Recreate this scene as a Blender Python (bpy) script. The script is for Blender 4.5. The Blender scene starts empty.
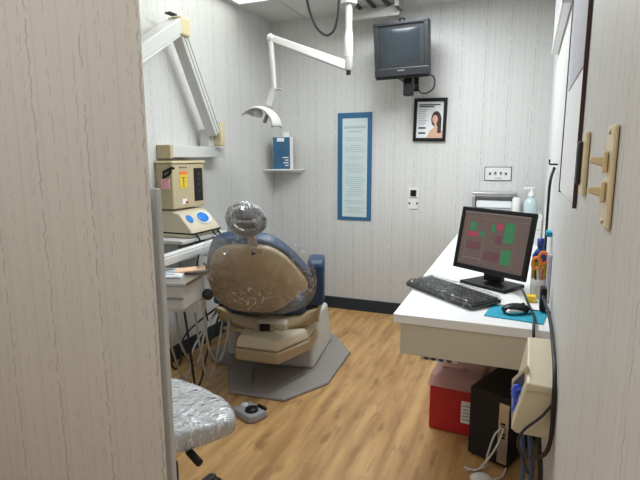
import bpy, math, random
from mathutils import Vector, Matrix
random.seed(7)
PI = math.pi
SC = bpy.context.scene
COL = SC.collection

# ------------------------------------------------------------------ materials
def newmat(name):
    m = bpy.data.materials.new(name); m.use_nodes = True
    nt = m.node_tree
    return m, nt, nt.nodes['Principled BSDF']

def setp(b, **k):
    for n, v in k.items():
        n = n.replace('_', ' ')
        if n in b.inputs: b.inputs[n].default_value = v

def node(nt, t, **k):
    n = nt.nodes.new(t)
    for a, v in k.items(): setattr(n, a, v)
    return n

def mth(nt, op, a, b=None, c=None):
    n = node(nt, 'ShaderNodeMath', operation=op)
    for i, v in enumerate((a, b, c)):
        if v is None: continue
        if isinstance(v, (int, float)): n.inputs[i].default_value = v
        else: nt.links.new(v, n.inputs[i])
    return n.outputs[0]

def mixc(nt, fac, a, b):
    n = node(nt, 'ShaderNodeMix', data_type='RGBA')
    for i, v in ((0, fac), (6, a), (7, b)):
        if isinstance(v, (int, float)): n.inputs[i].default_value = v
        elif isinstance(v, tuple): n.inputs[i].default_value = v
        else: nt.links.new(v, n.inputs[i])
    return n.outputs[2]

def rgba(c): return (c[0], c[1], c[2], 1.0)

def M(name, col, rough=.5, metal=0, var=.06, scale=18, bump=0, bscale=80, **k):
    m, nt, b = newmat(name)
    tc = node(nt, 'ShaderNodeTexCoord')
    nz = node(nt, 'ShaderNodeTexNoise'); nz.inputs['Scale'].default_value = scale
    nt.links.new(tc.outputs['Object'], nz.inputs['Vector'])
    d = tuple(max(0, c*(1-var)) for c in col)
    l = tuple(min(1, c*(1+var)) for c in col)
    nt.links.new(mixc(nt, nz.outputs['Fac'], rgba(d), rgba(l)), b.inputs['Base Color'])
    setp(b, Roughness=rough, Metallic=metal, **k)
    if bump:
        n2 = node(nt, 'ShaderNodeTexNoise'); n2.inputs['Scale'].default_value = bscale
        nt.links.new(tc.outputs['Object'], n2.inputs['Vector'])
        bp = node(nt, 'ShaderNodeBump'); bp.inputs['Strength'].default_value = bump; bp.inputs['Distance'].default_value = .01
        nt.links.new(n2.outputs['Fac'], bp.inputs['Height']); nt.links.new(bp.outputs[0], b.inputs['Normal'])
    return m

def emit(name, col, strength):
    m, nt, b = newmat(name)
    setp(b, Base_Color=rgba(col), Roughness=.4, Emission_Color=rgba(col), Emission_Strength=strength)
    return m

def wallpaper(name, axis, base=(.645, .64, .62), dark=(.33, .30, .275)):
    """pale wood-look panelling: fine broken vertical grain lines plus stronger wavering ones"""
    m, nt, b = newmat(name)
    tc = node(nt, 'ShaderNodeTexCoord')
    sx = node(nt, 'ShaderNodeSeparateXYZ'); nt.links.new(tc.outputs['Object'], sx.inputs[0])
    u, z = sx.outputs[axis], sx.outputs['Z']
    def noise(su, sz, det=2):
        cb = node(nt, 'ShaderNodeCombineXYZ')
        nt.links.new(mth(nt, 'MULTIPLY', u, su), cb.inputs[0]); nt.links.new(mth(nt, 'MULTIPLY', z, sz), cb.inputs[1])
        n = node(nt, 'ShaderNodeTexNoise'); n.inputs['Scale'].default_value = 1; n.inputs['Detail'].default_value = det
        nt.links.new(cb.outputs[0], n.inputs['Vector']); return n.outputs['Fac']
    def lines(period, width, wob, su, sz, thr, soft, shift):
        w = mth(nt, 'MULTIPLY', mth(nt, 'SUBTRACT', noise(3, 46, 2), .5), wob)
        uu = mth(nt, 'DIVIDE', mth(nt, 'ADD', mth(nt, 'ADD', u, shift), w), period)
        fr = mth(nt, 'ABSOLUTE', mth(nt, 'SUBTRACT', mth(nt, 'FRACT', uu), .5))
        ln = mth(nt, 'SUBTRACT', 1, mth(nt, 'DIVIDE', fr, width/period)); ln = mth(nt, 'MAXIMUM', ln, 0)
        br = mth(nt, 'DIVIDE', mth(nt, 'SUBTRACT', noise(su, sz, 3), thr), soft)
        n = node(nt, 'ShaderNodeClamp'); nt.links.new(br, n.inputs[0])
        return mth(nt, 'MULTIPLY', ln, n.outputs[0])
    strong = lines(.168, .0032, .022, 7, 24, .38, .12, .03)
    weak = lines(.042, .0028, .008, 37, 34, .53, .08, .0)
    fine = lines(.084, .0026, .010, 21, 28, .47, .10, .011)
    groove = lines(.084, .006, .0, 1, .2, .0, .1, .052)
    tot = mth(nt, 'MINIMUM', mth(nt, 'ADD', mth(nt, 'ADD', mth(nt, 'MULTIPLY', strong, .85), mth(nt, 'MULTIPLY', weak, .5)), mth(nt, 'ADD', mth(nt, 'MULTIPLY', fine, .55), mth(nt, 'MULTIPLY', groove, .16))), 1)
    streak = noise(60, .6, 2)
    d = tuple(c*.94 for c in base); l = tuple(c*1.05 for c in base)
    bc = mixc(nt, streak, rgba(d), rgba(l))
    nt.links.new(mixc(nt, tot, bc, rgba(dark)), b.inputs['Base Color'])
    setp(b, Roughness=.5)
    return m

def wood_floor(name):
    m, nt, b = newmat(name)
    tc = node(nt, 'ShaderNodeTexCoord')
    mp = node(nt, 'ShaderNodeMapping'); mp.inputs['Rotation'].default_value = (0, 0, PI/2)
    nt.links.new(tc.outputs['Object'], mp.inputs[0])
    bk = node(nt, 'ShaderNodeTexBrick')
    bk.inputs['Scale'].default_value = 1; bk.inputs['Brick Width'].default_value = 1.2; bk.inputs['Row Height'].default_value = .10
    bk.inputs['Mortar Size'].default_value = .0012; bk.inputs['Color1'].default_value = (.38, .20, .072, 1); bk.inputs['Color2'].default_value = (.56, .33, .135, 1)
    bk.inputs['Mortar'].default_value = (.30, .16, .06, 1); bk.inputs['Bias'].default_value = 0
    nt.links.new(mp.outputs[0], bk.inputs['Vector'])
    def nz(sx, sy, sc, det):
        mm = node(nt, 'ShaderNodeMapping'); mm.inputs['Scale'].default_value = (sx, sy, 1)
        nt.links.new(tc.outputs['Object'], mm.inputs[0])
        n = node(nt, 'ShaderNodeTexNoise'); n.inputs['Scale'].default_value = sc; n.inputs['Detail'].default_value = det
        nt.links.new(mm.outputs[0], n.inputs['Vector']); return n.outputs['Fac']
    g = nz(19, 1.9, 1, 6)
    r = node(nt, 'ShaderNodeValToRGB'); r.color_ramp.elements[0].position = .35; r.color_ramp.elements[1].position = .66
    nt.links.new(g, r.inputs[0])
    c1 = mixc(nt, r.outputs[0], (.33, .175, .062, 1), (.68, .43, .18, 1))
    c2 = mixc(nt, .60, bk.outputs['Color'], c1)
    k = nz(11, 3.0, 1.7, 5)
    r2 = node(nt, 'ShaderNodeValToRGB'); r2.color_ramp.elements[0].position = .55; r2.color_ramp.elements[1].position = .70
    nt.links.new(k, r2.inputs[0])
    c3 = mixc(nt, mth(nt, 'MULTIPLY', r2.outputs[0], .72), c2, (.24, .11, .045, 1))
    nt.links.new(c3, b.inputs['Base Color']); setp(b, Roughness=.42)
    return m

def plastic_film(name, opacity=.16, crease_glint=.7, bdist=.02, cap=1.0, bump=.9, bscale=22, gl=.55, tint=(.95, .97, 1)):
    m, nt, b = newmat(name)
    out = nt.nodes['Material Output']
    tr = node(nt, 'ShaderNodeBsdfTransparent'); gs = node(nt, 'ShaderNodeBsdfGlossy'); df = node(nt, 'ShaderNodeBsdfDiffuse')
    gs.inputs['Roughness'].default_value = .12; df.inputs['Color'].default_value = rgba(tint)
    tc = node(nt, 'ShaderNodeTexCoord')
    mp = node(nt, 'ShaderNodeMapping'); mp.inputs['Scale'].default_value = (1, 1, .55); mp.inputs['Rotation'].default_value = (.3, .6, .5)
    nt.links.new(tc.outputs['Object'], mp.inputs[0])
    n1 = node(nt, 'ShaderNodeTexNoise'); n1.inputs['Scale'].default_value = bscale; n1.inputs['Detail'].default_value = 3; n1.inputs['Distortion'].default_value = 1.4
    nt.links.new(mp.outputs[0], n1.inputs['Vector'])
    bp = node(nt, 'ShaderNodeBump'); bp.inputs['Strength'].default_value = bump; bp.inputs['Distance'].default_value = bdist
    nt.links.new(n1.outputs['Fac'], bp.inputs['Height'])
    for s in (gs, df): nt.links.new(bp.outputs[0], s.inputs['Normal'])
    fr = node(nt, 'ShaderNodeFresnel'); fr.inputs['IOR'].default_value = 1.5; nt.links.new(bp.outputs[0], fr.inputs['Normal'])
    n3 = node(nt, 'ShaderNodeTexNoise'); n3.inputs['Scale'].default_value = bscale*.8; n3.inputs['Detail'].default_value = 2; n3.inputs['Distortion'].default_value = 2.2
    nt.links.new(mp.outputs[0], n3.inputs['Vector'])
    ridge = mth(nt, 'SUBTRACT', 1, mth(nt, 'DIVIDE', mth(nt, 'ABSOLUTE', mth(nt, 'SUBTRACT', n3.outputs['Fac'], .5)), .02))
    n4 = node(nt, 'ShaderNodeTexNoise'); n4.inputs['Scale'].default_value = bscale*.35; nt.links.new(tc.outputs['Object'], n4.inputs['Vector'])
    gate = mth(nt, 'MAXIMUM', mth(nt, 'MULTIPLY', mth(nt, 'SUBTRACT', n4.outputs['Fac'], .45), 5), 0)
    haze = mth(nt, 'MINIMUM', mth(nt, 'ADD', mth(nt, 'MULTIPLY', mth(nt, 'MULTIPLY', mth(nt, 'MAXIMUM', ridge, 0), gate), crease_glint), opacity), .85)  # white streaks mixed into the film colour: scattering creases doubling as painted highlights
    ms1 = node(nt, 'ShaderNodeMixShader'); nt.links.new(haze, ms1.inputs[0])
    nt.links.new(tr.outputs[0], ms1.inputs[1]); nt.links.new(df.outputs[0], ms1.inputs[2])
    ms2 = node(nt, 'ShaderNodeMixShader')
    nt.links.new(mth(nt, 'MINIMUM', mth(nt, 'ADD', mth(nt, 'MULTIPLY', fr.outputs[0], gl), .02), cap), ms2.inputs[0])
    nt.links.new(ms1.outputs[0], ms2.inputs[1]); nt.links.new(gs.outputs[0], ms2.inputs[2])
    nt.links.new(ms2.outputs[0], out.inputs['Surface'])
    return m

m_wall_x = wallpaper('panelling_along_x', 'X')
m_wall_y = wallpaper('panelling_along_y', 'Y')
m_floor = wood_floor('oak_plank_floor')
m_ceil = M('ceiling_tile', (.66, .66, .64), .9, bump=.25, bscale=120)
m_tbar = M('ceiling_grid', (.60, .60, .58), .5)
m_navy = M('navy_vinyl_base', (.018, .030, .045), .45)
m_white = M('white_plastic', (.74, .74, .72), .4)
m_lam = M('white_laminate', (.86, .86, .86), .32, var=.02)
m_apron = M('cream_laminate', (.60, .56, .46), .45, var=.03)
m_enamel = M('white_enamel', (.50, .49, .46), .3, var=.03)
m_greyen = M('pale_grey_enamel', (.60, .60, .57), .38, var=.03)
m_greygroove = M('grey_groove', (.30, .30, .29), .5)
m_beige = M('beige_plastic', (.66, .56, .33), .45, var=.03)
m_beigedark = M('xray_beige', (.52, .43, .26), .45, var=.03)
m_tan = M('tan_moulded_shell', (.43, .335, .21), .4, var=.04)
m_cream = M('cream_moulded', (.60, .53, .39), .4, var=.04)
m_base = M('grey_base_plate', (.27, .245, .225), .5, var=.08)
m_blue = M('navy_upholstery', (.014, .045, .105), .45, var=.15, bump=.1)
m_black = M('black_plastic', (.008, .008, .009), .4, Specular_IOR_Level=.3)
m_satin = M('satin_black', (.020, .021, .023), .5)
m_tv = M('tv_charcoal', (.013, .015, .018), .45)
m_tvscreen = M('tv_glass', (.026, .033, .038), .12, var=.15, scale=5)
m_steel = M('brushed_steel', (.58, .58, .60), .3, 1.0, var=.08)
m_chrome = M('chrome', (.75, .75, .76), .12, 1.0)
m_frameblue = M('poster_blue', (.028, .125, .26), .55, var=.05)
m_paper = M('paper_white', (.83, .84, .84), .7, var=.02)
m_poster = M('poster_pale', (.60, .70, .69), .45, var=.03)
m_ink = M('grey_ink', (.30, .38, .40), .7)
m_darkink = M('dark_ink', (.06, .07, .10), .7)
m_skin = M('printed_skin', (.70, .42, .30), .6)
m_hair = M('printed_hair', (.05, .025, .018), .6)
m_yellow = M('yellow_label', (.80, .56, .03), .5)
m_orange = M('orange_plastic', (.85, .22, .02), .4)
m_pink = M('pink_paper', (.85, .42, .47), .7)
m_peach = M('manila_paper', (.82, .55, .36), .75)
m_boxblue = M('brochure_blue', (.03, .115, .22), .4, var=.3, scale=9)
m_display = M('blue_display', (.02, .22, .70), .2)
m_red = M('red_bin_plastic', (.50, .012, .022), .35, var=.06)
m_pinkclear = M('clear_pink_lid', (.80, .50, .48), .25, Alpha=.60)
m_teal = M('teal_foam', (.015, .32, .46), .7)
m_cable = M('black_rubber', (.014, .014, .016), .5)
m_bluecable = M('blue_cable', (.06, .10, .20), .5)
m_greycable = M('grey_hose', (.42, .41, .38), .45)
m_whitecable = M('white_cable', (.65, .64, .60), .45)
m_cobalt = M('cobalt_plug', (.06, .13, .75), .4)
m_gel = M('clear_teal_gel', (.62, .75, .77), .1, Alpha=.75)
m_clear = M('clear_plastic', (.85, .9, .9), .1, Alpha=.35)
m_switch = M('ivory_switch_plate', (.74, .63, .40), .35, var=.02)
m_bluecap = M('blue_cap', (.03, .08, .33), .4)
m_brown = M('dark_brown_edge', (.05, .022, .018), .5)
m_lav = M('pale_lavender_board', (.50, .49, .55), .4, var=.03)
m_board = M('glossy_white_board', (.80, .80, .81), .2, var=.02)
m_grey = M('grey_vinyl', (.58, .575, .57), .5)
m_pedal = M('pedal_grey', (.33, .33, .34), .35)
m_redpen = M('red_pencil', (.50, .06, .04), .4)
m_film = plastic_film('clear_plastic_film', opacity=.05, gl=3.0, bump=1.0, bscale=10, crease_glint=1.5, bdist=.05, cap=.25)
m_film_head = plastic_film('head_plastic_film', opacity=.10, bump=1.0, bscale=18, gl=3.0, crease_glint=1.2, bdist=.05)
m_film_seat = plastic_film('seat_plastic_film', opacity=.5, bump=1.0, bscale=15, gl=1.6, crease_glint=.9)
m_film_key = plastic_film('keyboard_film', opacity=.02, bump=.9, bscale=9, gl=.7, crease_glint=.35)
m_diff = emit('lit_diffuser', (.96, 1.0, .98), 2.3)
m_scr = emit('monitor_screen_lit', (.075, .052, .046), 1.0)
m_scr_hi = emit('screen_pale_row', (.13, .10, .095), 1.0)
m_scr_g = emit('screen_green_cell', (.022, .11, .045), 1.0)
m_scr_r = emit('screen_red_cell', (.22, .025, .05), 1.0)
m_scr_d = emit('screen_dark_cell', (.075, .030, .038), 1.0)

# ------------------------------------------------------------------ mesh helpers
def root_matrix(o):
    while o.parent: o = o.parent
    return Matrix.Translation(o.location) @ o.rotation_euler.to_matrix().to_4x4()

class MB:
    def __init__(s): s.v = []; s.f = []; s.sm = []
    def add(s, vs, fs, smooth=False, T=None):
        n = len(s.v)
        for v in vs:
            v = Vector(v)
            s.v.append(tuple(T @ v) if T is not None else tuple(v))
        for f in fs: s.f.append(tuple(i+n for i in f)); s.sm.append(smooth)
        return s
    def box(s, c, d, T=None, taper=1.0):
        x, y, z = c; a, b, h = d[0]/2, d[1]/2, d[2]/2
        t = taper
        vs = [(x-a, y-b, z-h), (x+a, y-b, z-h), (x+a, y+b, z-h), (x-a, y+b, z-h), (x-a*t, y-b*t, z+h), (x+a*t, y-b*t, z+h), (x+a*t, y+b*t, z+h), (x-a*t, y+b*t, z+h)]
        return s.add(vs, [(3, 2, 1, 0), (4, 5, 6, 7), (0, 1, 5, 4), (1, 2, 6, 5), (2, 3, 7, 6), (3, 0, 4, 7)], T=T)
    def span(s, a, b, T=None):
        return s.box([(a[i]+b[i])/2 for i in range(3)], [abs(b[i]-a[i]) for i in range(3)], T)
    def prism(s, poly, z0, z1, T=None, inset=0.0):
        """poly in local xy, extruded in local z; counter-clockwise"""
        n = len(poly); cx = sum(p[0] for p in poly)/n; cy = sum(p[1] for p in poly)/n
        k = 1-inset
        vs = [(p[0], p[1], z0) for p in poly] + [(cx+(p[0]-cx)*k, cy+(p[1]-cy)*k, z1) for p in poly]
        fs = [tuple(range(n-1, -1, -1)), tuple(range(n, 2*n))] + [(i, (i+1) % n, n+(i+1) % n, n+i) for i in range(n)]
        return s.add(vs, fs, T=T)
    def tube(s, pts, r, seg=10, T=None):
        pts = [Vector(p) for p in pts]; rings = []; m = len(pts)
        rr = r if isinstance(r, (list, tuple)) else [r]*m
        prev = None
        for i, p in enumerate(pts):
            t = (pts[min(i+1, m-1)]-pts[max(i-1, 0)]).normalized()
            if prev is None:
                up = Vector((0, 0, 1)) if abs(t.z) < .9 else Vector((1, 0, 0))
                a = t.cross(up).normalized()
            else:
                a = (prev - t*prev.dot(t)).normalized()
            prev = a; b = t.cross(a)
            rings.append([p + (a*math.cos(2*PI*k/seg)+b*math.sin(2*PI*k/seg))*rr[i] for k in range(seg)])
        vs = [v for R in rings for v in R]; fs = []
        for i in range(m-1):
            for k in range(seg):
                fs.append((i*seg+k, i*seg+(k+1) % seg, (i+1)*seg+(k+1) % seg, (i+1)*seg+k))
        s.add(vs, fs, True, T)
        s.add(rings[0], [tuple(range(seg-1, -1, -1))], False, T); s.add(rings[-1], [tuple(range(seg))], False, T)
        return s
    def beam(s, p0, p1, w, h, w1=None, h1=None, up=(0, 0, 1)):
        p0, p1 = Vector(p0), Vector(p1); t = (p1-p0).normalized()
        a = t.cross(Vector(up)).normalized(); b = a.cross(t)
        w1 = w1 or w; h1 = h1 or h; vs = []
        for p, ww, hh in ((p0, w, h), (p1, w1, h1)):
            vs += [p-a*ww/2-b*hh/2, p+a*ww/2-b*hh/2, p+a*ww/2+b*hh/2, p-a*ww/2+b*hh/2]
        return s.add(vs, [(0, 1, 2, 3), (7, 6, 5, 4), (0, 4, 5, 1), (1, 5, 6, 2), (2, 6, 7, 3), (3, 7, 4, 0)])
    def lathe(s, prof, seg=24, T=None):
        n = len(prof); vs = []; fs = []
        for r, z in prof:
            for k in range(seg): vs.append((r*math.cos(2*PI*k/seg), r*math.sin(2*PI*k/seg), z))
        for i in range(n-1):
            for k in range(seg): fs.append((i*seg+k, i*seg+(k+1) % seg, (i+1)*seg+(k+1) % seg, (i+1)*seg+k))
        s.add(vs, fs, True, T)
        if prof[0][0] > 1e-4: s.add(vs[:seg], [tuple(range(seg-1, -1, -1))], False, T)
        if prof[-1][0] > 1e-4: s.add(vs[-seg:], [tuple(range(seg))], False, T)
        return s
    def ellip(s, c, r, T=None, seg=20, rings=10):
        vs = []; fs = []
        for i in range(rings+1):
            th = PI*i/rings
            for k in range(seg): vs.append((c[0]+r[0]*math.sin(th)*math.cos(2*PI*k/seg), c[1]+r[1]*math.sin(th)*math.sin(2*PI*k/seg), c[2]-r[2]*math.cos(th)))
        for i in range(rings):
            for k in range(seg): fs.append((i*seg+k, i*seg+(k+1) % seg, (i+1)*seg+(k+1) % seg, (i+1)*seg+k))
        return s.add(vs, fs, True, T)
    def torus(s, R, r, T=None, seg=32, sec=10, ax=1.0, ay=1.0):
        vs = []; fs = []
        for i in range(seg):
            a = 2*PI*i/seg
            for k in range(sec):
                b = 2*PI*k/sec
                vs.append(((R+r*math.cos(b))*math.cos(a)*ax, (R+r*math.cos(b))*math.sin(a)*ay, r*math.sin(b)))
        for i in range(seg):
            for k in range(sec): fs.append((i*sec+k, ((i+1) % seg)*sec+k, ((i+1) % seg)*sec+(k+1) % sec, i*sec+(k+1) % sec))
        return s.add(vs, fs, True, T)
    def build(s, name, mat, parent=None, bevel=0, seg=2, sub=0, world=False, smooth=None):
        if parent is not None and world:
            inv = root_matrix(parent).inverted(); s.v = [tuple(inv @ Vector(v)) for v in s.v]
        me = bpy.data.meshes.new(name); me.from_pydata(s.v, [], s.f); me.update()
        for p, k in zip(me.polygons, s.sm): p.use_smooth = k if smooth is None else smooth
        me.materials.append(mat)
        o = bpy.data.objects.new(name, me); COL.objects.link(o)
        if parent is not None: o.parent = parent
        if bevel:
            b = o.modifiers.new('bevel', 'BEVEL'); b.width = bevel; b.segments = seg; b.limit_method = 'ANGLE'; b.angle_limit = .6
        if sub:
            q = o.modifiers.new('subsurf', 'SUBSURF'); q.levels = sub; q.render_levels = sub
        return o

def thing(name, label, cat, loc=(0, 0, 0), rz=0, group=None):
    o = bpy.data.objects.new(name, None); COL.objects.link(o)
    o.location = loc; o.rotation_euler = (0, 0, rz); o.empty_display_size = .05
    return tag(o, label, cat, group)

def tag(o, label, cat, group=None):
    o['label'] = label; o['category'] = cat
    if group: o['group'] = group
    return o

def struct(o): o['kind'] = 'structure'; return o
def lab(o, l): o['label'] = l; return o

def curve_pts(ctrl, n=8):
    """Catmull-Rom through control points"""
    P = [Vector(p) for p in ctrl]; P = [P[0]*2-P[1]] + P + [P[-1]*2-P[-2]]; out = []
    for i in range(1, len(P)-2):
        a, b, c, d = P[i-1], P[i], P[i+1], P[i+2]
        for k in range(n):
            t = k/n
            out.append(.5*((2*b)+(c-a)*t+(2*a-5*b+4*c-d)*t*t+(3*b-a-3*c+d)*t**3))
    out.append(P[-2]); return out

def frame(o, ex, ey):
    ex = Vector(ex).normalized(); ey = Vector(ey); ez = ex.cross(ey).normalized(); ey = ez.cross(ex)
    m = Matrix((ex, ey, ez)).transposed().to_4x4(); m.translation = Vector(o); return m

# ------------------------------------------------------------------ room shell
L, D, H = -2.03, 3.96, 2.44
def rwx(y): return .108 + .0157*y
def RW(y, out, z): return Vector((rwx(y)-out-.001, y-.0157*out, z))
Y0 = -1.6

struct(MB().span((L-.1, Y0-.1, -.1), (.3, D+.1, 0)).build('floor', m_floor))
struct(MB().span((L-.1, Y0-.1, H), (.3, D+.1, H+.1)).build('ceiling', m_ceil))
struct(MB().span((L-.1, D, 0), (.3, D+.1, H)).build('wall_back', m_wall_x))
struct(MB().span((L-.1, Y0-.1, 0), (L, D, H)).build('wall_left', m_wall_y))
struct(MB().prism([(rwx(Y0-.1), Y0-.1), (.3, Y0-.1), (.3, D), (rwx(D), D)], 0, H).build('wall_right', m_wall_y))
struct(MB().span((L, Y0-.1, 0), (rwx(Y0), Y0, H)).build('wall_behind', m_wall_x))
nw = MB().prism([(L, .9), (-.777, .9), (-.90, 1.0), (L, 1.0)], 0, H)
struct(nw.build('wall_near', m_wall_x))
struct(MB().prism([(-.777, .9), (rwx(.9), .9), (rwx(1.0), 1.0), (-.90, 1.0)], 2.08, H).build('wall_above_doorway', m_wall_x))
struct(MB().span((-.98, 1.002, 0), (-.846, 1.022, 1.235)).build('trim_1', m_wall_x, bevel=.004))
# vinyl base
struct(MB().span((L, D-.012, 0), (rwx(D), D, .104)).build('baseboard_back', m_navy, bevel=.004))
struct(MB().span((L, 1.03, 0), (L+.012, D-.012, .104)).build('baseboard_left', m_navy, bevel=.004))
# ceiling grid
g = MB()
for x in (-1.71, -1.10):
    y0 = 3.39 if x == -1.71 else 1.0
    g.span((x-.012, y0, H-.006), (x+.012, D, H))
for y in (3.39, 1.56):
    g.span((L, y-.012, H-.006), (rwx(2)-.0, y+.012, H))
struct(g.build('trim_2', m_tbar))

# ceiling lights
def troffer(x0, x1, y0, y1, label, strength_light, col):
    t = thing('ceiling_light', label, 'ceiling light', ((x0+x1)/2, (y0+y1)/2, H-.012), 0)
    w, l = (x1-x0)/2, (y1-y0)/2
    f = MB()
    f.span((-w, -l, -.012), (w, -l+.03, .004)); f.span((-w, l-.03, -.012), (w, l, .004))
    f.span((-w, -l+.03, -.012), (-w+.03, l-.03, .004)); f.span((w-.03, -l+.03, -.012), (w, l-.03, .004))
    f.build('light_frame', m_tbar, t)
    MB().span((-w+.03, -l+.03, -.006), (w-.03, l-.03, .002)).build('diffuser', m_diff, t)
    ld = bpy.data.lights.new('fluorescent_tubes', 'AREA'); ld.shape = 'RECTANGLE'; ld.size = 2*w-.08; ld.size_y = 2*l-.08
    ld.energy = strength_light; ld.color = col
    lo = bpy.data.objects.new('fluorescent_tubes', ld); COL.objects.link(lo); lo.parent = t; lo.location = (0, 0, -.014)
    return t
troffer(-2.0, -1.40, 2.19, 3.372, 'lit fluorescent panel in the ceiling over the left wall', 2.5, (.95, 1.0, .95))
troffer(-1.08, -.48, 2.15, 3.35, 'lit fluorescent panel in the ceiling left of the white desk', 60, (.90, .96, 1.0))
troffer(-1.35, -.75, -.9, .3, 'lit fluorescent panel in the corridor ceiling outside the doorway', 18, (1.0, .92, .82))

# ------------------------------------------------------------------ right wall pieces (in its own slightly turned frame)
RZ = -math.atan(.0157)
def rthing(name, label, cat, y, z, group=None):
    return thing(name, label, cat, tuple(RW(y, 0, z)), RZ, group)      # local -x points into the room, local y along the wall
# near toggle plate
t = rthing('light_switch', 'ivory plate with two toggles stacked on the near right wall', 'light switch', .80, 1.282)
MB().box((-.003, 0, 0), (.006, .070, .142)).build('wall_plate', m_switch, t, bevel=.003)
for zz in (.021, -.021):
    MB().box((-.010, 0, zz), (.006, .018, .03)).build('toggle_seat', m_switch, t, bevel=.002)
    MB().beam((-.011, 0, zz), (-.029, -.002, zz+.003), .010, .014, .007, .008).build('toggle', m_switch, t, bevel=.002)
for zz in (.062, -.062):
    MB().lathe([(.0, -.0005), (.004, 0), (.003, .002)], 10, frame((-.008, 0, zz), (0, 1, 0), (0, 0, 1))).build('screw', m_steel, t)
t = rthing('dimmer_switch', 'ivory wall plate with dark handset beyond the toggle plate', 'wall plate', 1.15, 1.297)
MB().box((-.004, 0, 0), (.008, .075, .125)).build('wall_plate', m_switch, t, bevel=.003)
MB().box((-.012, .018, 0), (.010, .024, .090)).build('rocker', m_satin, t, bevel=.008, seg=3)
# boards
t = rthing('notice_board', 'white wall board with dark edge hanging past the wall plates', 'notice board', 1.30, 1.19)
MB().span((-.006, .006, .006), (0, .60, 1.10)).build('board_face', m_board, t, bevel=.002)
fr = MB(); fr.span((-.008, 0, 0), (0, .006, 1.106)); fr.span((-.008, .60, 0), (0, .63, 1.106)); fr.span((-.008, .006, 1.1), (0, .60, 1.106))
lab(fr.build('board_edge', m_brown, t), 'thin dark brown edging')
lab(MB().span((-.0085, .008, .325), (-.0065, .50, 1.08)).build('pinned_sheet', m_lav, t), 'pale lavender sheet over the upper board')
t = rthing('wall_panel', 'white glossy panel high on the right wall near the far corner', 'wall panel', 2.10, 1.86)
MB().span((-.03, 0, 0), (0, 1.0, .5)).build('panel_body', m_board, t, bevel=.003)
MB().span((-.034, 0, .0), (-.03, 1.0, .02)).build('panel_lip', m_white, t)
tag(MB().tube([RW(2.28, 0, 1.28), RW(2.28, .03, 1.28), RW(2.28, .032, 1.30)], .004, 8).build('wall_hook', m_satin), 'small black hook on the right wall above the cord', 'hook')
tag(MB().tube(curve_pts([RW(2.27, .012, 1.265), RW(2.37, .02, 1.20), RW(2.46, .018, 1.05), RW(2.50, .016, .9), RW(2.44, .02, .78), RW(2.36, .022, .73)], 8), .006, 8).build('wall_cable', m_cable), 'black cord hanging down the right wall behind the monitor', 'cord')
tag(MB().box(RW(2.32, .012, .985), (.022, .07, .022)).build('wall_clip', m_teal, bevel=.004), 'teal clip on the right wall beside the black cord', 'clip')
t = tag(MB().span(tuple(RW(2.16, .016, .724)), tuple(RW(2.185, 0, .92))).build('cable_raceway', m_lav, bevel=.003), 'narrow grey cable channel upright on the right wall above the desk', 'cable channel')

# ------------------------------------------------------------------ back wall pieces
def bthing(name, label, cat, x, z): return thing(name, label, cat, (x, D, z))
# poster
t = bthing('poster', 'tall narrow poster with blue border on the back wall', 'poster', -1.279, 1.231)
pw, ph = .148, .442
fr = MB(); fr.span((-pw, -.006, -ph), (-pw+.042, 0, ph)); fr.span((pw-.038, -.006, -ph), (pw, 0, ph)); fr.span((-pw+.042, -.006, ph-.045), (pw-.038, 0, ph)); fr.span((-pw+.042, -.006, -ph), (pw-.038, 0, -ph+.028))
lab(fr.build('border', m_frameblue, t), 'blue border')
MB().span((-pw+.042, -.004, -ph+.028), (pw-.038, 0, ph-.045)).build('sheet', m_poster, t)
tx = MB(); random.seed(3)
tx.span((-.092, -.0052, .315), (.095, -.004, .335)); tx.span((-.06, -.0052, .285), (.06, -.004, .297))
z = .24
while z > -.37:
    if random.random() < .22: z -= .025
    w = random.choice((.05, .07, .075, .085, .088)) ; o = random.uniform(-.01, .012)
    tx.span((o-w, -.0052, z-.006), (o+w, -.004, z)); z -= .017
tx.build('printed_lines', M('pale_print', (.42, .53, .54), .6), t)
# framed photo
t = bthing('framed_picture', 'small black framed picture of a long-haired woman', 'framed picture', -.669, 1.596)
T = Matrix.Rotation(.02, 4, 'Y')
fw, fh = .125, .163
fr = MB()
for a, b in (((-fw, -.022, -fh), (-fw+.024, 0, fh)), ((fw-.024, -.022, -fh), (fw, 0, fh)), ((-fw+.024, -.022, fh-.026), (fw-.024, 0, fh)), ((-fw+.024, -.022, -fh), (fw-.024, 0, -fh+.026))): fr.span(a, b, T)
fr.build('frame', m_black, t, bevel=.003)
pr = MB().span((-fw+.024, -.010, -fh+.026), (fw-.024, -.004, fh-.026), T).build('print', m_paper, t)
Tp = T @ frame((0, -.0103, 0), (1, 0, 0), (0, 0, 1))
def flat(poly, h=.0004): return MB().prism(poly, 0, h, Tp)
k = MB()
for zz, a, b in ((.118, -.085, .075), (.104, -.085, .03)): k.prism([(a, zz-.010), (b, zz-.010), (b, zz), (a, zz)], 0, .0004, Tp)
k.build('heading', m_darkink, pr)
k = MB()
for i in range(9): k.prism([(-.085, .076-i*.014), (-.02-(i % 3)*.008, .076-i*.014), (-.02-(i % 3)*.008, .082-i*.014), (-.085, .082-i*.014)], 0, .0004, Tp)
k.build('small_text', M('faint_ink', (.42, .44, .5), .7), pr)
k = MB()
for zz in (-.068, -.107): k.prism([(-.085, zz), (-.03, zz), (-.03, zz+.014), (-.085, zz+.014)], 0, .0004, Tp)
k.build('caption_bar', m_darkink, pr)
def ell(cx, cz, rx, rz, n=20, a0=0): return [(cx+rx*math.cos(a0+2*PI*i/n), cz+rz*math.sin(a0+2*PI*i/n)) for i in range(n)]
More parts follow.
